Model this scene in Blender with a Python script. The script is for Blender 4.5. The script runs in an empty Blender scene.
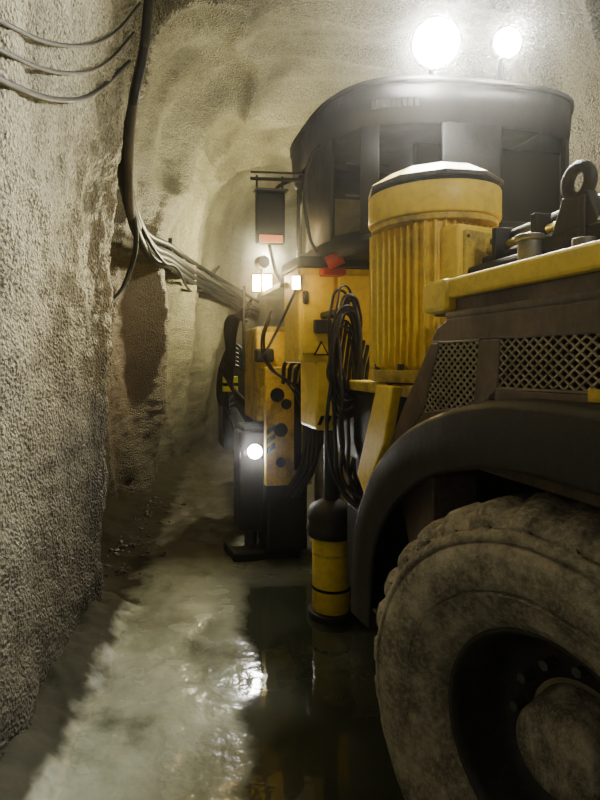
import bpy, bmesh, math, random
from mathutils import Vector, noise, Matrix
from mathutils.bvhtree import BVHTree
random.seed(4)
S = bpy.context.scene
C = S.collection

# ---------------------------------------------------------------- materials
def new_mat(name):
    m = bpy.data.materials.new(name); m.use_nodes = True
    nt = m.node_tree; b = nt.nodes['Principled BSDF']
    return m, nt, b
def nd(nt, t, **kw):
    n = nt.nodes.new(t)
    for k, v in kw.items():
        if k in n.inputs: n.inputs[k].default_value = v
        else: setattr(n, k, v)
    return n
def ramp(nt, src, stops):
    r = nt.nodes.new('ShaderNodeValToRGB')
    el = r.color_ramp.elements
    while len(el) < len(stops): el.new(0.5)
    for e, (p, c) in zip(el, stops):
        e.position = p; e.color = (c[0], c[1], c[2], 1) if not isinstance(c, float) else (c, c, c, 1)
    nt.links.new(src, r.inputs[0]); return r
def mix(nt, a, b, fac):
    m = nt.nodes.new('ShaderNodeMix'); m.data_type = 'RGBA'
    for s, i in ((fac, 0), (a, 6), (b, 7)):
        if hasattr(s, 'links'): nt.links.new(s, m.inputs[i])
        elif i == 0: m.inputs[i].default_value = s
        else: m.inputs[i].default_value = (*s, 1)
    return m.outputs[2]
def maprange(nt, src, a, b_, c, d, smooth=False):
    n = nt.nodes.new('ShaderNodeMapRange'); nt.links.new(src, n.inputs[0])
    if smooth: n.interpolation_type = 'SMOOTHSTEP'
    for i, v in enumerate((a, b_, c, d)): n.inputs[i + 1].default_value = v
    return n.outputs[0]
def mth(nt, op, a, b_=None, c=None):
    n = nt.nodes.new('ShaderNodeMath'); n.operation = op
    for i, s in enumerate((a, b_, c)):
        if s is None: continue
        if hasattr(s, 'links'): nt.links.new(s, n.inputs[i])
        else: n.inputs[i].default_value = s
    return n.outputs[0]
def dirty(name, col, dirt, amount=0.5, rough=0.5, metal=0.0, scale=4.0, bump=0.15, stretch=0.6, fine=0.6):
    m, nt, b = new_mat(name); L = nt.links
    tc = nd(nt, 'ShaderNodeTexCoord'); mp = nd(nt, 'ShaderNodeMapping')
    mp.inputs['Scale'].default_value = (1, 1, stretch)
    L.new(tc.outputs['Object'], mp.inputs[0])
    n1 = nd(nt, 'ShaderNodeTexNoise', Scale=scale, Detail=8, Roughness=0.7); L.new(mp.outputs[0], n1.inputs['Vector'])
    n2 = nd(nt, 'ShaderNodeTexNoise', Scale=scale * 9, Detail=5, Roughness=0.7); L.new(tc.outputs['Object'], n2.inputs['Vector'])
    r1 = ramp(nt, n1.outputs[0], [(0.62 - 0.3 * amount, 0.0), (0.8 - 0.2 * amount, 1.0)])
    r2 = ramp(nt, n2.outputs[0], [(0.45, 0.0), (0.75, fine)])
    c1 = mix(nt, col, dirt, r1.outputs[0]); c2 = mix(nt, c1, dirt, r2.outputs[0])
    L.new(c2, b.inputs['Base Color'])
    rr = ramp(nt, n1.outputs[0], [(0.3, float(rough) * 0.8), (0.7, min(1.0, rough * 1.5))])
    L.new(rr.outputs[0], b.inputs['Roughness']); b.inputs['Metallic'].default_value = metal
    bp = nd(nt, 'ShaderNodeBump', Strength=bump, Distance=0.01); L.new(n2.outputs[0], bp.inputs['Height'])
    L.new(bp.outputs[0], b.inputs['Normal'])
    return m
M_YEL = dirty('yellow_paint', (0.88, 0.63, 0.055), (0.36, 0.26, 0.07), 0.2, 0.36, scale=2.5, bump=.04, fine=.4, stretch=1)
M_YELD = dirty('worn_yellow_paint', (0.70, 0.50, 0.06), (0.07, 0.055, 0.03), 0.45, 0.45, fine=.55)
M_BRN = dirty('rusty_hood_paint', (0.15, 0.108, 0.08), (0.05, 0.038, 0.03), 0.6, 0.38)
M_BLK = dirty('black_steel', (0.013, 0.013, 0.013), (0.03, 0.026, 0.02), 0.5, 0.5)
M_DGR = dirty('grey_steel', (0.11, 0.11, 0.105), (0.05, 0.042, 0.032), 0.5, 0.45, 0.3)
M_FEN = dirty('fender_rubber', (0.016, 0.014, 0.012), (0.04, 0.034, 0.026), 0.5, 0.55)
M_TYR = dirty('muddy_tyre_rubber', (0.15, 0.13, 0.10), (0.56, 0.49, 0.38), 0.6, 0.75, 0, 6, 1.0, 1.0, fine=.85)
M_RIM = dirty('black_rim', (0.02, 0.02, 0.02), (0.07, 0.06, 0.045), 0.4, 0.5)
M_HUB = dirty('muddy_hub', (0.12, 0.105, 0.085), (0.6, 0.53, 0.42), 0.5, 0.7, 0, 12, 0.8, .5)
M_CAB = dirty('cable_rubber', (0.010, 0.010, 0.010), (0.026, 0.022, 0.018), 0.4, 0.45)
M_CABG = dirty('dusty_cable', (0.05, 0.046, 0.04), (0.11, 0.10, 0.08), 0.6, 0.6)
M_MSH = dirty('grille_metal', (0.42, 0.37, 0.24), (0.14, 0.12, 0.08), 0.4, 0.45, 0.3, 9)
M_STONE = dirty('rock_rubble', (0.04, 0.036, 0.03), (0.02, 0.018, 0.016), 0.6, 0.4, 0, 7, 0.6, 1.0)
def flat(name, col, rough=0.4, metal=0.0, spec=.5):
    m, nt, b = new_mat(name)
    n = nd(nt, 'ShaderNodeTexNoise', Scale=20.0, Detail=4)
    c = mix(nt, col, tuple(x * 0.5 for x in col), n.outputs[0]); nt.links.new(c, b.inputs['Base Color'])
    b.inputs['Roughness'].default_value = rough; b.inputs['Metallic'].default_value = metal
    b.inputs['Specular IOR Level'].default_value = spec
    return m
M_RED = flat('red_plastic', (0.42, 0.03, 0.02)); M_GRN = flat('green_sign', (0.03, 0.35, 0.12))
M_HIV = flat('hi_vis_yellow', (0.75, 0.85, 0.05)); M_WHT = flat('white_print', (0.7, 0.7, 0.65))
M_INK = flat('black_print', (0.014, 0.010, 0.006), .95, spec=.0)
def emis(name, col, st):
    m, nt, b = new_mat(name); b.inputs['Base Color'].default_value = (*col, 1)
    b.inputs['Emission Color'].default_value = (*col, 1); b.inputs['Emission Strength'].default_value = st
    return m
M_LAMP = emis('lamp_lens_white', (1, 0.96, 0.84), 1500); M_LAMPW = emis('lamp_lens_warm', (1, 0.60, 0.18), 80)
M_LAMPC = emis('lamp_lens_plain', (1, 0.97, 0.88), 160); M_ORG = emis('marker_light_orange', (0.9, 0.2, 0.04), 1.2)
M_GLS, nt, b = new_mat('tinted_glass')
tr = nd(nt, 'ShaderNodeBsdfTransparent'); tr.inputs[0].default_value = (0.85, 0.8, 0.66, 1)
gl = nd(nt, 'ShaderNodeBsdfGlossy'); gl.inputs['Roughness'].default_value = 0.15; gl.inputs[0].default_value = (0.8, 0.8, 0.8, 1)
ms = nd(nt, 'ShaderNodeMixShader', Fac=0.03)
nt.links.new(tr.outputs[0], ms.inputs[1]); nt.links.new(gl.outputs[0], ms.inputs[2])
nt.links.new(ms.outputs[0], nt.nodes['Material Output'].inputs[0])
# shotcrete
M_WALL, nt, b = new_mat('shotcrete'); L = nt.links
tc = nd(nt, 'ShaderNodeTexCoord')
mp = nd(nt, 'ShaderNodeMapping'); mp.inputs['Scale'].default_value = (1, 1, 0.35); L.new(tc.outputs['Object'], mp.inputs[0])
nb = nd(nt, 'ShaderNodeTexNoise', Scale=1.1, Detail=6, Roughness=0.6); L.new(mp.outputs[0], nb.inputs['Vector'])
nm = nd(nt, 'ShaderNodeTexNoise', Scale=60.0, Detail=3, Roughness=0.55); L.new(tc.outputs['Object'], nm.inputs['Vector'])
vo = nd(nt, 'ShaderNodeTexVoronoi', Scale=55.0, feature='SMOOTH_F1'); L.new(tc.outputs['Object'], vo.inputs['Vector'])
base = ramp(nt, nb.outputs[0], [(0.3, (0.11, 0.102, 0.062)), (0.5, (0.27, 0.25, 0.16)), (0.72, (0.41, 0.385, 0.265))])
spk = ramp(nt, nm.outputs[0], [(0.38, (0.3, 0.3, 0.3)), (0.6, (1.1, 1.1, 1.1))])
mul = nt.nodes.new('ShaderNodeMix'); mul.data_type = 'RGBA'; mul.blend_type = 'MULTIPLY'; mul.inputs[0].default_value = 0.85
L.new(base.outputs[0], mul.inputs[6]); L.new(spk.outputs[0], mul.inputs[7])
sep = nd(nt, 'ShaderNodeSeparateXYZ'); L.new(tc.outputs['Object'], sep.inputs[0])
mr = maprange(nt, sep.outputs[2], 4.0, 1.2, 0, 1)
my = maprange(nt, sep.outputs[1], 4.2, 4.9, 0, 1)
my2 = maprange(nt, sep.outputs[1], 9.5, 7.0, 0, 1)
nr = ramp(nt, nb.outputs[0], [(0.3, 0.3), (0.6, .95)])
m3 = mth(nt, 'MULTIPLY', mth(nt, 'MULTIPLY', mr, my), mth(nt, 'MULTIPLY', my2, nr.outputs[0]))
cc = mix(nt, mul.outputs[2], (0.21, 0.11, 0.055), m3)
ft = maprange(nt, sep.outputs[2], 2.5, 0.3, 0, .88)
cc2 = mix(nt, cc, (0.030, 0.028, 0.020), ft)  # wall colour darkens towards the foot, standing in for weaker lamp light there
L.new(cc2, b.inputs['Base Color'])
b.inputs['Roughness'].default_value = 0.5
add = mth(nt, 'MULTIPLY_ADD', vo.outputs['Distance'], -0.8, nm.outputs[0])
bp = nd(nt, 'ShaderNodeBump', Strength=1.0, Distance=0.03); L.new(add, bp.inputs['Height']); L.new(bp.outputs[0], b.inputs['Normal'])
# mud floor: wet mud, smooth puddle beside the machine with its shadow painted in
M_FLR, nt, b = new_mat('wet_mud'); L = nt.links
tc = nd(nt, 'ShaderNodeTexCoord')
n1 = nd(nt, 'ShaderNodeTexNoise', Scale=1.6, Detail=8, Roughness=0.65); L.new(tc.outputs['Object'], n1.inputs['Vector'])
n2 = nd(nt, 'ShaderNodeTexNoise', Scale=5.0, Detail=4, Roughness=0.5); L.new(tc.outputs['Object'], n2.inputs['Vector'])
cr = ramp(nt, n1.outputs[0], [(0.32, (0.09, 0.098, 0.07)), (0.46, (0.27, 0.295, 0.225)), (0.7, (0.46, 0.485, 0.39))])
sp = nd(nt, 'ShaderNodeSeparateXYZ'); L.new(tc.outputs['Object'], sp.inputs[0])
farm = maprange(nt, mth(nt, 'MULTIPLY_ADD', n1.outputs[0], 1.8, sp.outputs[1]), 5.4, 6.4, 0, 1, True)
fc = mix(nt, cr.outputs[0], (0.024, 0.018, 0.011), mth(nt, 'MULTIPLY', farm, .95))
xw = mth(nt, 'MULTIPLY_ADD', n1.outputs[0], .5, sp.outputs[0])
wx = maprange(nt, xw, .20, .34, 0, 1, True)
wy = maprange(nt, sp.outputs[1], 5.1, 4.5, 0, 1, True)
water_shade = mth(nt, 'MULTIPLY', wx, wy)
fcw = mix(nt, fc, (0.022, 0.026, 0.017), mth(nt, 'MULTIPLY', water_shade, .95))  # machine's floor shadow painted into the dark puddle colour
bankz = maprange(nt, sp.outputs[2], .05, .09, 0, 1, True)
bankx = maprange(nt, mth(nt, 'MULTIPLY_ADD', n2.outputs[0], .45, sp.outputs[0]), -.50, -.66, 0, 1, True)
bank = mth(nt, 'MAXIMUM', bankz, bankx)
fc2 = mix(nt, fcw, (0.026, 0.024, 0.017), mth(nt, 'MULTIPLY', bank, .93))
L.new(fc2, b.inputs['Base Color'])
rr = ramp(nt, n2.outputs[0], [(0.35, 0.14), (0.7, 0.34)])
rw = mth(nt, 'MULTIPLY', rr.outputs[0], maprange(nt, water_shade, 0, 1, 1, .22))
rf = mth(nt, 'MULTIPLY_ADD', farm, .22, rw)
L.new(mth(nt, 'MULTIPLY_ADD', bank, .5, rf), b.inputs['Roughness'])
L.new(maprange(nt, mth(nt, 'MAXIMUM', bank, mth(nt, 'MULTIPLY', farm, .6)), 0, 1, .5, .05), b.inputs['Specular IOR Level'])
bp = nd(nt, 'ShaderNodeBump', Distance=0.04); L.new(maprange(nt, water_shade, 0, 1, .6, .06), bp.inputs['Strength'])
L.new(n2.outputs[0], bp.inputs['Height']); L.new(bp.outputs[0], b.inputs['Normal'])

# ---------------------------------------------------------------- tunnel shell
def lerp_path(P, y):
    n = len(P); i = min(int(y), n - 2); f = y - i
    p0 = P[max(i - 1, 0)]; p1 = P[i]; p2 = P[i + 1]; p3 = P[min(i + 2, n - 1)]
    r = []
    for a, b_, c, d in zip(p0, p1, p2, p3):
        r.append(0.5 * ((2 * b_) + (-a + c) * f + (2 * a - 5 * b_ + 4 * c - d) * f * f + (-a + 3 * b_ - 3 * c + d) * f ** 3))
    return r
LP = [(-1.3, -4), (-1.2, -1), (-1.08, 1.2), (-1.02, 2.6), (-.98, 3.6), (-.97, 4.15), (-1.45, 4.45), (-1.72, 5.2),
      (-1.62, 6.6), (-1.42, 7.9), (-1.22, 9.4), (-0.75, 11.2), (0.1, 13.2), (1.8, 15.2), (4.5, 16.6), (8.5, 17.2)]
RP = [(3.3, -4), (3.3, -1), (3.3, 1.2), (3.3, 2.6), (3.3, 3.6), (3.35, 4.15), (3.35, 4.5), (3.4, 5.2),
      (3.5, 6.4), (3.7, 7.4), (4.0, 8.2), (4.5, 9.0), (5.2, 9.8), (6.2, 10.4), (7.3, 10.7), (8.8, 10.8)]
CNT = [10, 14, 50, 48, 34, 26, 22, 26, 24, 22, 22, 22, 20, 14, 10]
ts = []
for i, c in enumerate(CNT):
    ts += [i + j / c for j in range(c)]
ts.append(float(len(CNT)))
H = 5.7
def sect(t, ph):
    l = lerp_path(LP, t); r = lerp_path(RP, t)
    c = math.cos(ph); f = (1 - math.copysign(abs(c) ** 0.32, c)) / 2
    z = H * abs(math.sin(ph)) ** 0.72 - 0.15
    return Vector((l[0] + (r[0] - l[0]) * f, l[1] + (r[1] - l[1]) * f, z))
def disp(p, n):
    q = Vector((p.x * 0.6, p.y * 0.9, p.z * 0.38))
    d = 0.10 * noise.noise(q * 1.1 + Vector((3.3, 0, 7))) + 0.08 * noise.noise(q * 2.6)
    if p.y < 4.5: d *= .6
    rid = 1 - abs(noise.noise(Vector((p.x * .7, p.y * .8 + p.z * .25, p.z * .35)) + Vector((9, 4, 1)))) * 2.2
    amp = 0.20 if p.y > 4.5 else 0.05
    d += amp * max(0, rid) ** 2 * min(1, max(.25, p.z / 2.5))
    if p.x < 1.5: d += .24 * math.exp(-((p.y - 8.1 - .16 * math.sin(p.z * 1.7)) / .34) ** 2) + .05 * math.exp(-((p.y - 6.0 + .14 * math.sin(p.z * 2)) / .4) ** 2)
    d += 0.03 * noise.noise(p * 4.5) + 0.016 * noise.noise(p * 13) + 0.010 * noise.noise(p * 30)
    return p + n * d
def z_to_phi(z): return math.asin(min(1, max(0, ((z + 0.15) / H)) ** (1 / 0.72)))
zs = [i * 0.028 for i in range(0, 150)]
left_ph = [0.0] + [z_to_phi(z) for z in zs]
p_l = left_ph[-1]
right_ph = [math.pi - p for p in ([0.0] + [z_to_phi(i * 0.09) for i in range(0, 47)])][::-1]
p_r = right_ph[0]
ceil_ph = [p_l + (p_r - p_l) * (i / 170) for i in range(171)]
def shell(name, phs):
    verts = []; faces = []
    for t in ts:
        for ph in phs:
            p = sect(t, ph)
            e = 1e-3
            dt = sect(min(t + e, ts[-1]), ph) - sect(max(t - e, 0), ph)
            dp = sect(t, min(ph + e, math.pi)) - sect(t, max(ph - e, 0))
            n = dt.cross(dp)
            n = n.normalized() if n.length > 1e-12 else Vector((1, 0, 0))
            cen = (sect(t, math.pi / 2) - Vector((0, 0, 3)))
            if n.dot(cen - p) < 0: n = -n
            verts.append(disp(p, n))
    m = len(phs)
    for i in range(len(ts) - 1):
        for j in range(m - 1):
            a = i * m + j; faces.append((a, a + 1, a + m + 1, a + m))
    me = bpy.data.meshes.new(name); me.from_pydata(verts, [], faces); me.update()
    for pl in me.polygons: pl.use_smooth = True
    ob = bpy.data.objects.new(name, me); C.objects.link(ob); me.materials.append(M_WALL)
    return ob, verts, faces
WL, vL, fL = shell('wall_left', left_ph)
WC, vC, fC = shell('ceiling', ceil_ph)
WR, vR, fR = shell('wall_right', right_ph)
bvhL = BVHTree.FromPolygons(vL + vC, fL + [tuple(i + len(vL) for i in f) for f in fC])

# floor
ys = []; y = -3.5
while y < 17.4:
    ys.append(y); y += 0.05 if y < 1.5 else (0.03 if y < 6 else 0.08)
xs = []; x = -2.6
while x < 8.6:
    xs.append(x); x += 0.03 if x < 1.2 else 0.12
def lwall(y): return -1.02 if y < 4.2 else (-1.6 if y < 8 else -1.6 + (y - 8) * .28)
def sm(t): t = max(0, min(1, t)); return t * t * (3 - 2 * t)
def fl_z(x, y):
    p = Vector((x, y, 0))
    z = 0.010 + 0.020 * noise.noise(p * 1.3) + 0.014 * noise.noise(p * 3.7 + Vector((5, 5, 5))) + 0.004 * noise.noise(p * 9)
    flatm = sm((x + .35) / .5) * sm((5.3 - y) / .8)
    z = z * (1 - .95 * flatm)
    lx = lwall(y)
    z += 0.13 * sm((lx + 0.34 - x) / 0.34) * (1 + .5 * noise.noise(p * 4)) + .03 * noise.noise(p * 14) * sm((lx + .45 - x) / .3)
    if y > 4.6: z += .026 * noise.noise(p * 6) * min(1, (y - 4.6))
    return z
fv = [(x, y, fl_z(x, y)) for y in ys for x in xs]
m = len(xs)
ff = [(i * m + j, i * m + j + 1, (i + 1) * m + j + 1, (i + 1) * m + j) for i in range(len(ys) - 1) for j in range(m - 1)]
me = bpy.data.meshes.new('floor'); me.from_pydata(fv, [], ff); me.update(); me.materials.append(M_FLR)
for pl in me.polygons: pl.use_smooth = True
C.objects.link(bpy.data.objects.new('floor', me))

# rubble along the wall
bm = bmesh.new()
for i in range(130):
    y = random.uniform(4.8, 7.6)
    x = -1.22 + abs(random.gauss(0.0, .22)); r = random.uniform(0.006, 0.020) * (1.8 if random.random() < .1 else 1)
    ret = bmesh.ops.create_icosphere(bm, subdivisions=2, radius=r)
    c = Vector((x, y, fl_z(x, y) + r * .2)); sc = Vector((random.uniform(.7, 1.4), random.uniform(.7, 1.3), random.uniform(.5, .9)))
    o = Vector((i, i * 2.1, 0))
    for v in ret['verts']:
        w = v.co * (1 + .5 * noise.noise(v.co * (1.2 / r) + o)); v.co = Vector((w.x * sc.x, w.y * sc.y, w.z * sc.z)) + c
me = bpy.data.meshes.new('rubble'); bm.to_mesh(me); bm.free(); me.materials.append(M_STONE)
C.objects.link(bpy.data.objects.new('rock_rubble', me))

# ---------------------------------------------------------------- helpers for machine
MACH = bpy.data.objects.new('underground_mining_vehicle', None); C.objects.link(MACH)
MACH.location = (0.87, 1.64, 0); MACH.rotation_euler = (0, 0, math.radians(10))
def finish(name, me, mat, parent=MACH, smooth=False, bevel=0):
    ob = bpy.data.objects.new(name, me); C.objects.link(ob)
    if mat: me.materials.append(mat)
    if parent: ob.parent = parent
    if smooth:
        for p in me.polygons: p.use_smooth = True
    if bevel:
        md = ob.modifiers.new('bev', 'BEVEL'); md.width = bevel; md.segments = 2; md.limit_method = 'ANGLE'
    return ob
def box(name, x0, x1, y0, y1, z0, z1, mat, bevel=0.012, parent=MACH):
    me = bpy.data.meshes.new(name)
    v = [(x, y, z) for x in (x0, x1) for y in (y0, y1) for z in (z0, z1)]
    me.from_pydata(v, [], [(0, 1, 3, 2), (4, 6, 7, 5), (0, 4, 5, 1), (2, 3, 7, 6), (0, 2, 6, 4), (1, 5, 7, 3)])
    return finish(name, me, mat, parent, bevel=bevel)
def prism(name, poly, a0, a1, mat, axis='x', bevel=0.008, parent=MACH):
    n = len(poly); v = []
    for a in (a0, a1):
        for p, q in poly:
            v.append((a, p, q) if axis == 'x' else ((p, a, q) if axis == 'y' else (p, q, a)))
    f = [tuple(range(n))[::-1], tuple(range(n, 2 * n))] + [(i, (i + 1) % n, n + (i + 1) % n, n + i) for i in range(n)]
    me = bpy.data.meshes.new(name); me.from_pydata(v, [], f)
    bm = bmesh.new(); bm.from_mesh(me); bmesh.ops.recalc_face_normals(bm, faces=bm.faces); bm.to_mesh(me); bm.free()
    return finish(name, me, mat, parent, bevel=bevel)
def cyl(name, p0, p1, r, mat, r2=None, seg=32, parent=MACH, bevel=0.004):
    p0 = Vector(p0); p1 = Vector(p1); d = p1 - p0
    bm = bmesh.new(); bmesh.ops.create_cone(bm, cap_ends=True, segments=seg, radius1=r, radius2=r if r2 is None else r2, depth=d.length)
    M = Matrix.Translation((p0 + p1) / 2) @ d.to_track_quat('Z', 'Y').to_matrix().to_4x4()
    bmesh.ops.transform(bm, matrix=M, verts=bm.verts)
    me = bpy.data.meshes.new(name); bm.to_mesh(me); bm.free()
    for p in me.polygons: p.use_smooth = len(p.vertices) == 4 and seg > 12
    return finish(name, me, mat, parent, bevel=bevel)
def tube(name, pts, r, mat, parent=MACH, cyclic=False):
    cu = bpy.data.curves.new(name, 'CURVE'); cu.dimensions = '3D'; cu.bevel_depth = r; cu.bevel_resolution = 3; cu.resolution_u = 12
    sp = cu.splines.new('BEZIER'); sp.bezier_points.add(len(pts) - 1); sp.use_cyclic_u = cyclic; cu.use_fill_caps = True
    for bpnt, p in zip(sp.bezier_points, pts):
        bpnt.co = p; bpnt.handle_left_type = bpnt.handle_right_type = 'AUTO'
    ob = bpy.data.objects.new(name, cu); C.objects.link(ob); cu.materials.append(mat)
    if parent: ob.parent = parent
    return ob
def lathe(name, prof, mat, seg=96, axis='x', mod=None, loc=(0, 0, 0), parent=MACH, smooth=True):
    v = []; f = []; n = len(prof)
    for i in range(seg):
        a = 2 * math.pi * i / seg
        for j, (h, r) in enumerate(prof):
            rr = mod(a, j, h, r, i) if mod else r
            c, s = math.cos(a) * rr, math.sin(a) * rr
            v.append((h, c, s) if axis == 'x' else (c, s, h))
    for i in range(seg):
        for j in range(n - 1):
            a = i * n + j; b_ = ((i + 1) % seg) * n + j
            f.append((a, b_, b_ + 1, a + 1))
    me = bpy.data.meshes.new(name); me.from_pydata(v, [], f)
    bm = bmesh.new(); bm.from_mesh(me); bmesh.ops.remove_doubles(bm, verts=bm.verts, dist=1e-5)
    bmesh.ops.recalc_face_normals(bm, faces=bm.faces); bm.to_mesh(me); bm.free()
    ob = finish(name, me, mat, parent, smooth=smooth); ob.location = loc
    return ob

# ---- wheels
TP = [(.07, .335), (.045, .345), (.03, .362), (.012, .380), (.014, .386), (0, .40), (-.014, .44), (-.022, .447), (-.006, .453), (-.019, .459), (-.024, .50),
      (-.026, .55), (-.020, .585), (-.002, .590), (-.018, .598), (-.006, .620), (.010, .629), (.006, .64), (.02, .660), (.04, .682), (.075, .697), (.15, .705), (.23, .707), (.31, .705),
      (.385, .69), (.43, .655), (.46, .58), (.47, .5), (.45, .4), (.40, .33)]
def tread(a, j, h, r, i):
    if 17 <= j <= 24 and r > .635:
        lug = (i // 5 + (1 if j > 21 else 0)) % 2
        return r - (0.022 if lug else 0) + 0.003 * noise.noise(Vector((a * 9, h * 30, 1)))
    return r + 0.003 * noise.noise(Vector((math.cos(a) * 5, math.sin(a) * 5, h * 20)))
def wheel(name, x, y, yaw, flip=False, s=1.0, dz=0):
    e = bpy.data.objects.new(name, None); C.objects.link(e); e.parent = MACH
    e.location = (x, y, .69 * s + dz); e.rotation_euler = (0, 0, math.radians(yaw + (180 if flip else 0))); e.scale = (s, s, s)
    lathe('tyre', TP, M_TYR, 300, mod=tread, parent=e)
    lathe('rim', [(.06, .345), (.055, .335), (.06, .325), (.09, .318), (.17, .30), (.24, .28), (.26, .24), (.25, .17), (.235, .165)], M_RIM, 96, parent=e)
    lathe('hub', [(.235, .15), (.20, .145), (.19, .14), (.12, .13), (.105, .125), (.095, .11), (.09, .06), (.088, 0)], M_HUB, 64, parent=e)
    for q in range(12):
        a = q * math.pi / 6
        cyl('wheel_nut', (.20, .205 * math.cos(a), .205 * math.sin(a)), (.255, .205 * math.cos(a), .205 * math.sin(a)), .016, M_DGR, seg=6, parent=e, bevel=0)
    return e
wheel('wheel_near', -.055, 0.0, 18, s=1.03, dz=-.05)
wheel('wheel_far', 1.95, 0.0, 17, True)
wheel('wheel_front_near', .5, 3.25, 0, s=.86)
wheel('wheel_front_far', 1.75, 3.25, 0, True, s=.86)
cyl('rear_axle', (.3, 0, .69), (1.6, 0, .69), .12, M_BLK)
cyl('front_axle', (.75, 3.25, .6), (1.5, 3.25, .6), .12, M_BLK)

# ---- fender
path = [(-1.1, 1.40), (-.85, 1.56), (-.5, 1.655), (0, 1.675), (.3, 1.65), (.6, 1.575), (.85, 1.47), (1.05, 1.34), (1.22, 1.18), (1.34, 1.0), (1.40, .8), (1.42, .5)]
pp = []
for i in range(len(path) - 1):
    for j in range(6): pp.append(tuple(lerp_path(path, i + j / 6)))
pp.append(path[-1])
v = []; f = []
cs = [(-.02, -.21), (-.035, -.19), (-.055, -.02), (-.045, .003), (-.02, .010), (.3, .02), (.62, .02), (.62, 0), (.3, 0), (-.02, -.01), (-.035, -.05), (-.01, -.19)]
for i, (py, pz) in enumerate(pp):
    a = pp[max(i - 1, 0)]; b_ = pp[min(i + 1, len(pp) - 1)]; t = Vector((b_[0] - a[0], b_[1] - a[1])).normalized(); nn = (-t.y, t.x)
    for cx, cn in cs: v.append((cx, py + nn[0] * cn, pz + nn[1] * cn))
n = len(cs)
for i in range(len(pp) - 1):
    for j in range(n):
        f.append((i * n + j, i * n + (j + 1) % n, (i + 1) * n + (j + 1) % n, (i + 1) * n + j))
me = bpy.data.meshes.new('fender'); me.from_pydata(v, [], f)
bm = bmesh.new(); bm.from_mesh(me); bmesh.ops.recalc_face_normals(bm, faces=bm.faces); bm.to_mesh(me); bm.free()
finish('fender', me, M_FEN, smooth=True)

# ---- engine hood with diamond grilles
def diamonds(name, poly, x, mat, step=.021, w=.0026):
    segs = []
    n = len(poly)
    ymin = min(p[0] for p in poly); ymax = max(p[0] for p in poly); zmin = min(p[1] for p in poly); zmax = max(p[1] for p in poly)
    for sg in (1, -1):
        slope = .72 * sg
        c = zmin - abs(slope) * (ymax - ymin) * 1.2
        while c < zmax + abs(slope) * (ymax - ymin) * 1.2:
            hits = []
            for i in range(n):
                (y0, z0), (y1, z1) = poly[i], poly[(i + 1) % n]
                d0 = z0 - (c + slope * (y0 - ymin)); d1 = z1 - (c + slope * (y1 - ymin))
                if d0 * d1 < 0:
                    q = d0 / (d0 - d1); hits.append((y0 + (y1 - y0) * q, z0 + (z1 - z0) * q))
            if len(hits) == 2: segs.append(hits)
            c += step
    bm = bmesh.new()
    for (a, b_) in segs:
        A = Vector((x, *a)); B = Vector((x, *b_)); d = (B - A)
        if d.length < .004: continue
        nrm = Vector((0, -d.z, d.y)).normalized() * w; dx = Vector((w * 1.2, 0, 0))
        q = [bm.verts.new(P_ + s1 * nrm + s2 * dx) for P_ in (A, B) for s1, s2 in ((1, 1), (1, -1), (-1, -1), (-1, 1))]
        for i in range(4): bm.faces.new((q[i], q[(i + 1) % 4], q[4 + (i + 1) % 4], q[4 + i]))
    bmesh.ops.recalc_face_normals(bm, faces=bm.faces)
    me = bpy.data.meshes.new(name); bm.to_mesh(me); bm.free(); finish(name, me, mat)
    for i in range(n):
        a, b_ = poly[i], poly[(i + 1) % n]; cyl(name + '_frame', (x, *a), (x, *b_), .007, M_BRN, seg=8, bevel=0)
    prism(name + '_backing', poly, x + .012, x + .02, M_INK, bevel=0)
g1 = [(.665, 1.87), (.385, 1.87), (.42, 1.635), (.80, 1.575)]
g2 = [(.275, 1.875), (-.6, 1.875), (-.6, 1.72), (.29, 1.705)]
prism('hood_side_top', [(-1.2, 1.87), (-1.2, 1.96), (.6, 1.96), (.68, 1.93), (.73, 1.87)], .03, .07, M_BRN)
prism('hood_side_mid', [(.275, 1.872), (.39, 1.872), (.425, 1.63), (.29, 1.66)], .03, .07, M_BRN)
prism('hood_side_front', [(.665, 1.872), (.73, 1.872), (.97, 1.6), (1.2, 1.3), (1.1, 1.3), (.80, 1.575)], .03, .07, M_BRN)
prism('hood_side_low', [(-1.2, 1.58), (-1.2, 1.722), (.29, 1.707), (.425, 1.637), (.80, 1.577), (1.1, 1.32), (.7, 1.4), (.2, 1.58)], .03, .07, M_BRN)
diamonds('grille_front', g1, .036, M_MSH, step=.030); diamonds('grille_side', g2, .036, M_MSH, step=.030)
prism('hood_core', [(-1.2, 1.3), (-1.2, 1.95), (.6, 1.95), (.92, 1.6), (1.15, 1.25), (1.0, .9), (.8, .9), (.8, 1.4), (-.8, 1.4)], .08, 1.85, M_BRN)
box('wheel_well_liner', .28, .3, -1.0, 1.2, .8, 1.42, M_INK, 0)
box('hood_lid', .03, 1.9, -1.2, .62, 1.955, 1.985, M_BRN)
box('hood_yellow_label', .02, .032, -.22, -.12, 1.69, 1.725, M_YELD, .002)
prism('yellow_bracket', [(1.02, 1.68), (1.20, 1.68), (1.46, 1.20), (1.36, 1.11), (1.12, 1.40)], .0, .05, M_YEL)
box('hood_rail', .05, .2, -1.2, .72, 2.04, 2.118, M_YEL, .012)
box('hood_rail_base', .08, 1.7, -1.2, .8, 1.98, 2.045, M_BRN, .01)
box('hood_rail_block', .03, .26, .62, .80, 1.99, 2.12, M_YEL, .02)
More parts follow.
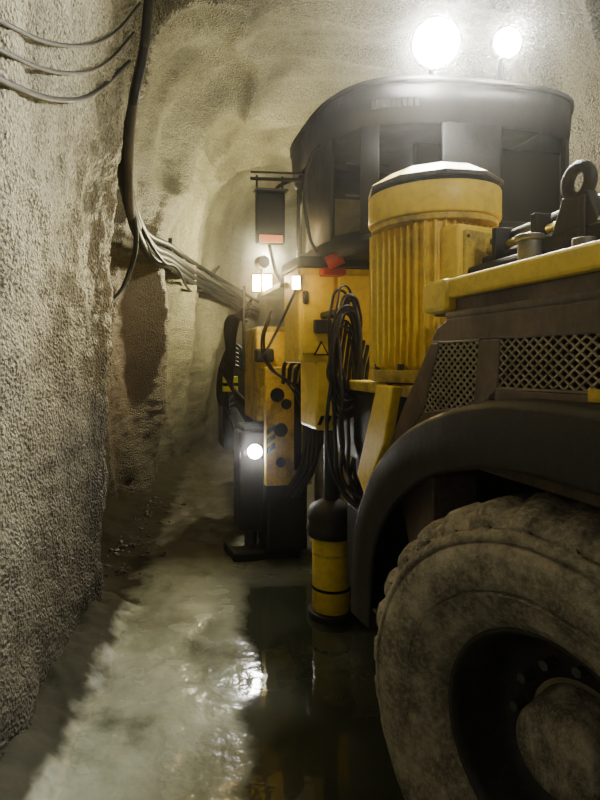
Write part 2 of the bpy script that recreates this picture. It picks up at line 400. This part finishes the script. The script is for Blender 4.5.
# equipment on top of the hood
box('valve_block', .38, 1.6, -1.1, .55, 2.04, 2.28, M_BLK, .03)
box('valve_block_step', .32, .9, .5, .95, 2.0, 2.22, M_BLK, .02)
box('valve_cover', .5, 1.5, -.9, .3, 2.28, 2.36, M_DGR, .03)
for i in range(3):
    cyl('hydraulic_line', (.42 + i * .02, .95, 2.25 + i * .045), (.36 + i * .04, -1.1, 2.31 + i * .05), .02, M_DGR if i % 2 == 0 else M_YELD, seg=14, bevel=0)
for i in range(5): box('line_clamp', .37, .46, .8 - i * .25, .83 - i * .25, 2.22, 2.37, M_BLK, .004)
ring = [( .40, .36 + .055 * math.cos(a), 2.43 + .055 * math.sin(a)) for a in [i * math.pi / 5 for i in range(10)]]
tube('lifting_eye', ring, .022, M_BLK, cyclic=True)
prism('lifting_eye_base', [(.24, 2.26), (.48, 2.26), (.42, 2.39), (.30, 2.39)], .38, .42, M_BLK)
cyl('filter_bowl', (.25, .42, 2.12), (.25, .42, 2.23), .04, M_DGR, seg=24); cyl('filter_cap', (.25, .42, 2.23), (.25, .42, 2.25), .05, M_DGR, seg=24)
cyl('grease_pot', (.30, .22, 2.12), (.30, .22, 2.20), .035, M_DGR, seg=24)
box('green_label', .345, .35, .02, .16, 2.18, 2.24, M_GRN, .001); box('green_label_plate', .35, .36, -.08, .19, 2.12, 2.26, M_DGR, .001)

# ---- vertical electric motor (square finned frame, round fan cowl)
MOT = bpy.data.objects.new('electric_motor', None); C.objects.link(MOT); MOT.parent = MACH
MOT.location = (.36, 1.32, 0); MOT.rotation_euler = (0, 0, math.radians(18))
def sq(a, h, n=5): return h / (abs(math.cos(a)) ** n + abs(math.sin(a)) ** n) ** (1 / n)
def fin(a, j, h, r, i):
    R = sq(a, r)
    return R + (0.030 if (i % 6 < 2) else 0) if 1 <= j <= 2 else R
lathe('finned_body', [(1.74, .22), (1.77, .236), (2.45, .236), (2.47, .22)], M_YEL, 240, axis='z', mod=fin, parent=MOT, smooth=False)
cyl('base_flange', (0, 0, 1.69), (0, 0, 1.75), .31, M_YELD, seg=48, parent=MOT)
cyl('pedestal', (0, 0, 1.2), (0, 0, 1.70), .24, M_BLK, parent=MOT)
cyl('collar', (0, 0, 2.46), (0, 0, 2.49), .31, M_YELD, seg=48, parent=MOT)
cyl('fan_cover', (0, 0, 2.49), (0, 0, 2.64), .325, M_YEL, seg=64, bevel=.01, parent=MOT)
cyl('cap_band', (0, 0, 2.64), (0, 0, 2.66), .30, M_INK, parent=MOT)
cyl('rain_hat', (0, 0, 2.66), (0, 0, 2.68), .335, M_DGR, seg=10, parent=MOT)
cyl('rain_hat_cone', (0, 0, 2.68), (0, 0, 2.75), .335, M_YELD, r2=.22, seg=10, parent=MOT)
box('terminal_box', -.19, .24, -.335, -.22, 1.92, 2.42, M_YEL, .015, MOT)
box('terminal_lid', -.165, .03, -.352, -.33, 1.95, 2.39, M_YELD, .008, MOT)
box('terminal_lid', .055, .215, -.352, -.33, 1.95, 2.39, M_YELD, .008, MOT)
box('nameplate', .09, .17, -.357, -.35, 2.2, 2.3, M_DGR, .002, MOT)
for zz in (1.98, 2.36):
    for xx in (-.15, .015, .07, .2): cyl('lid_screw', (xx, -.358, zz), (xx, -.35, zz), .008, M_DGR, seg=8, bevel=0, parent=MOT)
cyl('cable_gland', (.1, -.28, 1.93), (.1, -.28, 1.82), .03, M_BLK, seg=16, parent=MOT)
for q in range(8):
    a = q * math.pi / 4 + .2
    cyl('flange_bolt', (.28 * math.cos(a), .28 * math.sin(a), 1.75), (.28 * math.cos(a), .28 * math.sin(a), 1.78), .016, M_DGR, seg=6, bevel=0, parent=MOT)

# ---- chassis
prism('chassis_frame', [(.75, .45), (.75, 1.25), (1.2, 1.3), (2.0, 1.3), (4.1, 1.2), (4.1, .75), (3.9, .6), (2.0, .5)], .95, 1.45, M_BLK)
box('pump_housing', .25, .95, 1.5, 2.2, .55, 1.25, M_BLK, .04)
box('side_step_box', .12, .5, 1.45, 1.95, .42, .95, M_BLK, .03)
box('deck_plate', .12, 1.9, 1.0, 1.9, 1.62, 1.68, M_YELD, .01)
box('deck_skirt', .14, 1.8, 1.3, 2.2, 1.2, 1.61, M_BLK, .02)
# ---- body cabinet below cab
box('cabinet_body', -.075, 1.95, 2.32, 2.72, 1.78, 2.44, M_YEL, .02)
box('cabinet_body_lower', .05, 1.95, 2.33, 2.72, 1.32, 1.80, M_YEL, .02)
box('cabinet_door', -.05, .17, 2.30, 2.325, 1.84, 2.38, M_YEL, .01)
box('cabinet_door', .20, .95, 2.30, 2.325, 1.40, 2.38, M_YEL, .01)
box('cabinet_sill', -.09, 1.97, 2.29, 2.74, 2.42, 2.50, M_BLK, .015)
box('cabinet_latch', .02, .14, 2.26, 2.30, 1.98, 2.07, M_BLK, .008); box('cabinet_latch_pin', .15, .18, 2.27, 2.30, 2.0, 2.05, M_DGR, .004)
box('cabinet_hinge', -.05, -.02, 2.28, 2.31, 2.18, 2.26, M_BLK, .004)
prism('warning_triangle', [(.02, 1.83), (.13, 1.83), (.075, 1.93)], 2.285, 2.297, M_INK, 'y', .001)
prism('warning_triangle_field', [(.037, 1.84), (.113, 1.84), (.075, 1.912)], 2.282, 2.290, M_YEL, 'y', .0)
for i in range(4): prism('hazard_stripe', [(.06 + .05 * i, 1.36), (.085 + .05 * i, 1.36), (.11 + .05 * i, 1.42), (.085 + .05 * i, 1.42)], 2.322, 2.332, M_INK, 'y', 0)
# ---- cab
cx, cy, hx, hy = .95, 2.65, .865, .85
def foot(a, s=1.0, n=3.4):
    c, q = math.cos(a), math.sin(a)
    return (cx + s * hx * math.copysign(abs(c) ** (2 / n), c), cy + s * hy * math.copysign(abs(q) ** (2 / n), q))
def ringwall(name, z0, z1, s0, s1, mat, angs=None, th=.03):
    N = 96; v = []; f = []
    A = angs or [2 * math.pi * i / N for i in range(N + 1)]
    for a in A:
        p = foot(a, s0); q = foot(a, s1)
        v += [(p[0], p[1], z0), (q[0], q[1], z1)]
    for i in range(len(A) - 1): f.append((2 * i, 2 * i + 2, 2 * i + 3, 2 * i + 1))
    me = bpy.data.meshes.new(name); me.from_pydata(v, [], f); ob = finish(name, me, mat, smooth=True)
    if th:
        md = ob.modifiers.new('s', 'SOLIDIFY'); md.thickness = th; md.offset = 0
    return ob
M_CBK = dirty('cab_black_paint', (0.012, 0.012, 0.012), (0.026, 0.022, 0.018), 0.4, 0.6, fine=.4)
ringwall('cab_lower_band', 2.46, 2.60, 1, 1, M_CBK)
ringwall('cab_upper_band', 3.24, 3.48, 1, 1.02, M_CBK)
ringwall('cab_rain_gutter', 3.47, 3.50, 1.035, 1.035, M_CBK, th=.02)
def arc(a0, a1, k=20): return [math.radians(a0 + (a1 - a0) * i / k) for i in range(k + 1)]
PIL = [(-180, -159), (-137, -126), (-98, -88), (-54, -40), (-8, 8), (42, 48), (89, 91), (138, 142)]
for a0, a1 in PIL: ringwall('cab_pillar', 2.58, 3.26, 1, 1, M_CBK, arc(a0, a1), .03)
for i in range(8):
    a0 = PIL[i][1]; a1 = PIL[(i + 1) % 8][0] + (360 if i == 7 else 0)
    ringwall('cab_window', 2.58, 3.26, .985, .985, M_GLS, arc(a0, a1), 0)
N = 64
for nm, zz in (('cab_floor', 2.47), ('cab_roof_plate', 3.49)):
    prism(nm, [foot(2 * math.pi * i / N, 1.01) for i in range(N)], zz, zz + .04, M_CBK, 'z', .01)
prism('cab_roof_crown', [foot(2 * math.pi * i / N, .9) for i in range(N)], 3.53, 3.58, M_CBK, 'z', .03)
for i in range(9):
    a = math.radians(-128 + i * 2.6); p = foot(a, 1.03)
    box('roof_band_letter', p[0] - .015, p[0] + .012, p[1] - .004, p[1] + .004, 3.33, 3.38, M_DGR, 0)
box('cab_seat', 1.2, 1.6, 2.6, 3.1, 2.5, 2.7, M_BLK, .05); box('cab_seat_back', 1.2, 1.6, 2.5, 2.6, 2.65, 3.15, M_BLK, .05)
box('cab_console', .6, 1.6, 1.9, 2.1, 2.5, 2.70, M_BLK, .05); box('cab_rear_bulkhead', .66, 1.75, 2.12, 2.16, 2.5, 3.24, M_BLK, .02)
for zz in (2.82, 3.02): box('cab_window_bar', .14, .42, 1.99, 2.0, zz, zz + .012, M_BLK, .0)
tube('cab_grab_rail', [(.04, 2.28, 2.52), (-.01, 2.26, 2.6), (-.01, 2.26, 3.15), (.06, 2.28, 3.24)], .012, M_BLK)
tube('cab_grab_rail', [(-.05, 2.9, 2.4), (-.10, 2.9, 2.5), (-.10, 2.9, 3.1), (0.05, 2.9, 3.2)], .014, M_BLK)
# mirror
cyl('mirror_arm', (.12, 2.85, 3.18), (-.30, 2.85, 3.17), .014, M_BLK, seg=10, bevel=0)
cyl('mirror_arm', (.12, 2.85, 3.23), (-.30, 2.85, 3.22), .009, M_BLK, seg=10, bevel=0)
for xx in (-.25, -.05): cyl('mirror_hanger', (xx, 2.86, 3.2), (xx, 2.86, 3.05), .009, M_BLK, seg=8, bevel=0)
box('mirror_head', -.26, -.03, 2.84, 2.89, 2.68, 3.08, M_BLK, .02)
box('mirror_visor', -.27, -.02, 2.79, 2.89, 3.07, 3.09, M_DGR, .004)
box('mirror_glass', -.24, -.05, 2.832, 2.842, 2.76, 3.05, M_BLK, .003)
box('mirror_marker_light', -.235, -.055, 2.826, 2.842, 2.69, 2.745, M_ORG, .003)
# lamps
def lamp(name, c, d, w, h, mat, post=None, rnd=False):
    e = bpy.data.objects.new(name, None); C.objects.link(e); e.parent = MACH
    e.location = c; e.rotation_euler = Vector(d).to_track_quat('-Y', 'Z').to_euler()
    if rnd:
        cyl('housing', (0, -.03, 0), (0, .09, 0), w, M_BLK, r2=w * .7, parent=e); cyl('lens', (0, -.036, 0), (0, -.028, 0), w * .88, mat, parent=e, bevel=0)
        cyl('bezel_ring', (0, -.031, 0), (0, -.02, 0), w * 1.0, M_BLK, parent=e, bevel=.002)
    else:
        box('housing', -w, w, -.03, .09, -h, h, M_BLK, .02, e)
        box('lens', -w * .85, w * .85, -.036, -.028, -h * .85, h * .85, mat, .02, e)
    for q in range(4): box('cooling_fin', -w * .6, w * .6, .085, .12, -h * .6 + h * 1.2 * (q + .3) / 4, -h * .6 + h * 1.2 * (q + .45) / 4, M_BLK, 0, e)
    if post: cyl('bracket', (0, .03, -h), (0, .03, -h - post), .02, M_BLK, seg=10, parent=e, bevel=0)
    return e
lamp('roof_floodlight', (.62, 1.78, 3.70), (-.25, -1, -.25), .15, .13, M_LAMP, .12, True)
lamp('roof_floodlight_small', (1.14, 1.86, 3.79), (-.1, -1, -.15), .095, .075, M_LAMP, .2, True)
lamp('work_light', (-.09, 3.4, 2.46), (-.25, -1, -.2), .095, .08, M_LAMPW)
lamp('work_light_inner', (-.11, 2.24, 2.31), (-.4, -1, -.2), .03, .05, M_LAMPW)
box('lamp_bracket', -.10, .1, 2.74, 3.6, 2.34, 2.38, M_BLK, .005)
cyl('lamp_bracket_stem', (-.09, 3.44, 2.36), (-.09, 3.44, 2.42), .015, M_BLK, seg=8)
# beacon
cyl('beacon_stem', (.12, 2.22, 2.40), (.12, 2.22, 2.46), .02, M_BLK, seg=12); cyl('beacon', (.08, 2.18, 2.43), (.17, 2.14, 2.47), .045, M_RED, seg=20)
box('beacon_bracket', .06, .22, 2.2, 2.3, 2.36, 2.41, M_RED, .01)
# ---- front carrier
box('front_cabinet', -.10, .9, 3.6, 4.2, 1.25, 2.10, M_YELD, .03)
box('front_cabinet_panel', -.06, .30, 3.58, 3.6, 1.72, 2.05, M_YEL, .01)
prism('outrigger_plate', [(-.06, .72), (.35, .72), (.35, 1.66), (.28, 1.74), (-.06, 1.74)], 3.40, 3.47, M_YELD, 'y', .01)
for xx, zz, r in ((.04, 1.50, .06), (.12, 1.42, .045), (.07, 1.20, .06), (.07, .92, .04)):
    cyl('outrigger_plate_hole', (xx, 3.385, zz), (xx, 3.403, zz), r, M_INK, seg=32, bevel=0)
box('outrigger_plate_slot', .19, .25, 3.385, 3.403, .85, 1.6, M_INK, .004)
for i in range(3): prism('plate_hazard_mark', [(-.05, 1.00 + .08 * i), (-.05, 1.04 + .08 * i), (.02, 1.09 + .08 * i), (.02, 1.05 + .08 * i)], 3.39, 3.402, M_INK, 'y', 0)
box('outrigger_column', -.24, .0, 3.7, 4.0, .25, 1.15, M_BLK, .02)
box('outrigger_crossbeam', -.2, 1.6, 3.75, 4.1, .75, 1.2, M_BLK, .02)
cyl('outrigger_ram', (-.1, 3.86, .06), (-.1, 3.86, .4), .06, M_DGR)
prism('outrigger_foot', [(-.30, 3.62), (.30, 3.62), (.36, 3.75), (.36, 4.0), (.24, 4.15), (-.26, 4.15), (-.34, 4.0)], .0, .09, M_BLK, 'z', .02)
box('outrigger_sleeve', -.02, .36, 3.55, 3.95, .1, .75, M_BLK, .03)
lamp('low_work_light', (-.12, 3.56, 1.0), (-.3, -1, -.05), .07, .06, M_LAMPC, rnd=True)
box('valve_bank', -.12, .04, 3.5, 3.62, 1.78, 1.9, M_BLK, .02)
# mid stabiliser
cyl('stabiliser_cylinder', (.20, 2.46, .05), (.20, 2.46, .56), .13, M_YEL, seg=40, bevel=.01)
cyl('stabiliser_band', (.20, 2.46, .44), (.20, 2.46, .46), .133, M_YELD, seg=40)
cyl('stabiliser_band', (.20, 2.46, .20), (.20, 2.46, .22), .133, M_INK, seg=40)
cyl('stabiliser_foot', (.20, 2.46, -.03), (.20, 2.46, .05), .16, M_BLK, seg=40)
lathe('stabiliser_boot', [(.56, .12), (.57, .16), (.62, .175), (.66, .155), (.70, .17), (.75, .15), (.78, .14), (.82, .06), (.82, 0)], M_FEN, 48, axis='z', loc=(.20, 2.46, 0))
cyl('stabiliser_stem', (.20, 2.46, .8), (.20, 2.46, 1.35), .05, M_BLK)
# ---- hoses
for i in range(16):
    r1 = random.uniform(.06, .12); zc = 1.86 + random.uniform(-.08, .04); xx = .11 + random.uniform(-.03, .05); yy = 1.93 + random.uniform(-.04, .05)
    pts = [(xx + r1 * .8 * math.sin(a) + random.uniform(-.012, .012), yy + .03 * math.sin(a * 2 + i), zc + (r1 * 2.0 + .014 * i) * math.cos(a)) for a in [q * math.pi / 4 for q in range(8)]]
    tube('coiled_hose', pts, random.choice((.007, .009)), M_CAB if i % 3 else M_CABG, cyclic=True)
box('hose_hook', .07, .16, 1.9, 2.31, 2.08, 2.12, M_BLK, .01)
for i in range(9):
    x0 = .04 + .028 * i
    tube('hanging_hose', [(x0 + .05, 2.0, 2.1 - .03 * i), (x0 - .02, 1.92, 1.7), (x0 - .05 + .02 * (i % 3), 1.9, 1.3), (x0 + random.uniform(-.06, .05), 1.85, 1.0 + random.uniform(-.08, .08)), (x0 + .22, 1.75, .85 + random.uniform(-.05, .1)), (.5, 1.9, .9)], .012, M_CAB)
for i in range(4):
    tube('front_hose', [(.08 + .05 * i, 3.36, 1.60), (.12 + .05 * i, 3.28, 1.80 - .02 * i), (.24 + .04 * i, 3.26, 1.72), (.26 + .035 * i, 3.3, 1.3), (.22 + .04 * i, 3.3, .9), (.1 + .05 * i, 3.5, .6)], .018, M_CAB)
for i in range(2):
    tube('cross_hose', [(-.08, 3.1 + .05 * i, 2.2 - .05 * i), (-.14 + .02 * i, 3.2, 1.95), (-.06 + .04 * i, 3.3, 1.75 - .03 * i), (.12 + .03 * i, 3.34, 1.6), (.28, 3.3, 1.3 + .1 * i)], .010, M_CAB)
for i in range(6):
    tube('boom_hose', [(-.12 - .01 * i, 3.7, 2.35 - .04 * i), (-.20 - .02 * i, 3.9, 2.2), (-.20 - .015 * i, 4.2, 1.8), (-.14 - .03 * i, 4.4, 1.4 + .06 * i), (0, 4.3, 1.3)], .015, M_CAB)
tube('control_cable', [(-.07, 2.36, 2.3), (-.14, 2.7, 2.0), (-.12, 3.2, 1.85), (-.10, 3.5, 1.8)], .010, M_CAB)
tube('antenna_post', [(-.22, 3.55, 1.7), (-.225, 3.55, 2.1), (-.22, 3.55, 2.45)], .012, M_CAB)
cyl('camera_head', (-.12, 3.36, 2.62), (-.10, 3.28, 2.62), .055, M_BLK, seg=20)
cyl('camera_stem', (-.11, 3.34, 2.36), (-.11, 3.34, 2.6), .012, M_BLK, seg=8)
# boom reaching forward
prism('boom_arm', [(4.1, 1.25), (4.1, 1.7), (6.3, 1.5), (7.2, 1.1), (7.2, .9), (6.2, 1.2)], .35, .65, M_YELD)
box('boom_head', -.16, .2, 5.2, 5.7, .75, 1.75, M_BLK, .05)
cyl('boom_ram', (-.05, 4.2, 1.0), (-.05, 5.2, 1.2), .06, M_BLK)
box('boom_marker', -.22, -.05, 4.85, 4.88, 1.45, 1.62, M_HIV, .01)
box('boom_marker_stripe', -.22, -.05, 4.84, 4.85, 1.515, 1.55, M_INK, .002)
cyl('boom_hub', (-.14, 5.3, 1.0), (-.05, 5.3, 1.0), .14, M_BLK)
for i in range(6):
    tube('boom_tip_hose', [(-.05, 5.15, 1.0 + .1 * i), (-.14 - .015 * i, 5.0, 1.3), (-.14, 4.8, 1.7 + .05 * i), (.05, 4.3, 1.6)], .018, M_CAB)

# ---------------------------------------------------------------- wall cables
CB = bpy.data.objects.new('wall_cable_bundle', None); C.objects.link(CB)
def wall_cable(pts, r, mat, parent=CB, off=.03):
    out = []
    for x, y, z in pts:
        h = bvhL.ray_cast(Vector((max(1.2, x + .8), y, z)), Vector((-1, 0, 0)))
        wx = (h[0].x + off + r) if h[0] else x
        out.append((max(x, wx), y, z))
    tube('cable', out, r, mat, parent=parent)
for i in range(2):
    o = i * .09
    wall_cable([(-.88 + o, 4.12, 5.0), (-.88 + o, 4.12, 4.5), (-.90 + o, 4.12, 4.0), (-.88 + o, 4.14, 3.62), (-.93 + o * .6, 4.6, 3.34 - o), (-1.0, 5.6, 3.16 - o),
                (-.96, 8.1, 3.36 - o), (-.80, 10.4, 3.44 - o), (-.05, 13.0, 3.10 - o * 2)], .036, M_CAB if i == 0 else M_CABG, off=.06)
for i in range(3):
    o = i * .075
    wall_cable([(-1.0, 4.5, 4.0 - o), (-.98, 4.9, 3.45 - o), (-1.0, 6.0, 3.12 - o), (-.96, 8.1, 3.24 - o), (-.80, 10.4, 3.28 - o * 1.2), (-.05, 13.0, 2.92 - o)], .046, M_CAB, off=.06)
wall_cable([(-1.05, 4.8, 3.4), (-.95, 5.3, 3.0), (-1.08, 5.6, 2.6), (-1.2, 5.2, 2.25)], .024, M_CAB)
wall_cable([(-1.0, 5.2, 3.2), (-.9, 6.5, 2.95), (-.9, 8.1, 3.1), (-.7, 10.6, 3.1), (-.4, 11.2, 3.6)], .02, M_CAB)
for y, z in ((8.1, 3.25), (10.4, 3.25)):
    h = bvhL.ray_cast(Vector((1.2, y, z)), Vector((-1, 0, 0)))
    if h[0]: box('cable_bracket', h[0].x - .1, h[0].x + .12, y, y + .04, z - .22, z + .25, M_BLK, .005, CB)
NC = bpy.data.objects.new('near_wall_cable', None); C.objects.link(NC)
for i in range(3):
    wall_cable([(-2, 1.5, 2.72 + .09 * i), (-2, 2.2, 2.85 + .11 * i), (-2, 3.0, 3.14 + .14 * i), (-2, 3.5, 3.42 + .17 * i), (-2, 4.0, 3.85 + .2 * i)], .010 + .004 * (i == 0), M_CAB, NC, .014)

# ---------------------------------------------------------------- lights
def pt(name, loc, e, col, r=.06, typ='POINT', d=None, ang=150, local=True, blend=.4):
    l = bpy.data.lights.new(name, typ); l.energy = e; l.color = col; l.shadow_soft_size = r
    if typ == 'SPOT': l.spot_size = math.radians(ang); l.spot_blend = blend
    o = bpy.data.objects.new(name, l); C.objects.link(o); o.location = loc
    if d: o.rotation_euler = Vector(d).to_track_quat('-Z', 'Y').to_euler()
    if local: o.parent = MACH
    return o
pt('roof_flood_beam', (.58, 1.62, 3.68), 220, (1, .97, .85), .07, 'SPOT', (-.35, -1, .05), 172, blend=.25)
pt('roof_flood_small_beam', (1.12, 1.70, 3.79), 120, (1, .97, .86), .05, 'SPOT', (0, -.7, .7), 172, blend=.25)
pt('work_light_beam', (-.14, 3.25, 2.45), 32, (1, .76, .36), .05)
pt('work_light_inner_beam', (-.16, 2.12, 2.29), 2, (1, .78, .42), .03)
pt('low_light_beam', (-.18, 3.44, 1.0), 4, (1, .97, .88), .03, 'SPOT', (-.4, -1, -.2), 110)
pt('front_flood_beam', (.9, 7.6, 3.4), 580, (1, .89, .50), .15)
pt('front_cab_beam', (1.9, 4.6, 4.0), 190, (1, .94, .74), .15)
pt('rear_tunnel_lamp', (1.75, -.5, 3.9), 135, (1, .98, .88), .12, local=False)
pt('added_fill', (-.35, -.9, 2.1), 7, (1, .97, .9), .06, local=False)  # added low fill behind the camera, no lamp stands there

w = bpy.data.worlds.new('tunnel_air'); S.world = w; w.use_nodes = True
w.node_tree.nodes['Background'].inputs[0].default_value = (.5, .5, .42, 1); w.node_tree.nodes['Background'].inputs[1].default_value = .005
vs = w.node_tree.nodes.new('ShaderNodeVolumeScatter'); vs.inputs['Density'].default_value = .009; vs.inputs['Anisotropy'].default_value = .97
w.node_tree.links.new(vs.outputs[0], w.node_tree.nodes['World Output'].inputs['Volume'])

# ---------------------------------------------------------------- camera
cam = bpy.data.cameras.new('camera'); co = bpy.data.objects.new('camera', cam); C.objects.link(co)
co.location = (0, 0, 1.8); co.rotation_euler = (math.radians(90), 0, 0)
cam.sensor_fit = 'VERTICAL'; cam.sensor_height = 36; cam.lens = 582 / 800 * 36
cam.shift_x = 60 / 800; cam.shift_y = -40 / 800; cam.clip_start = .05
S.camera = co
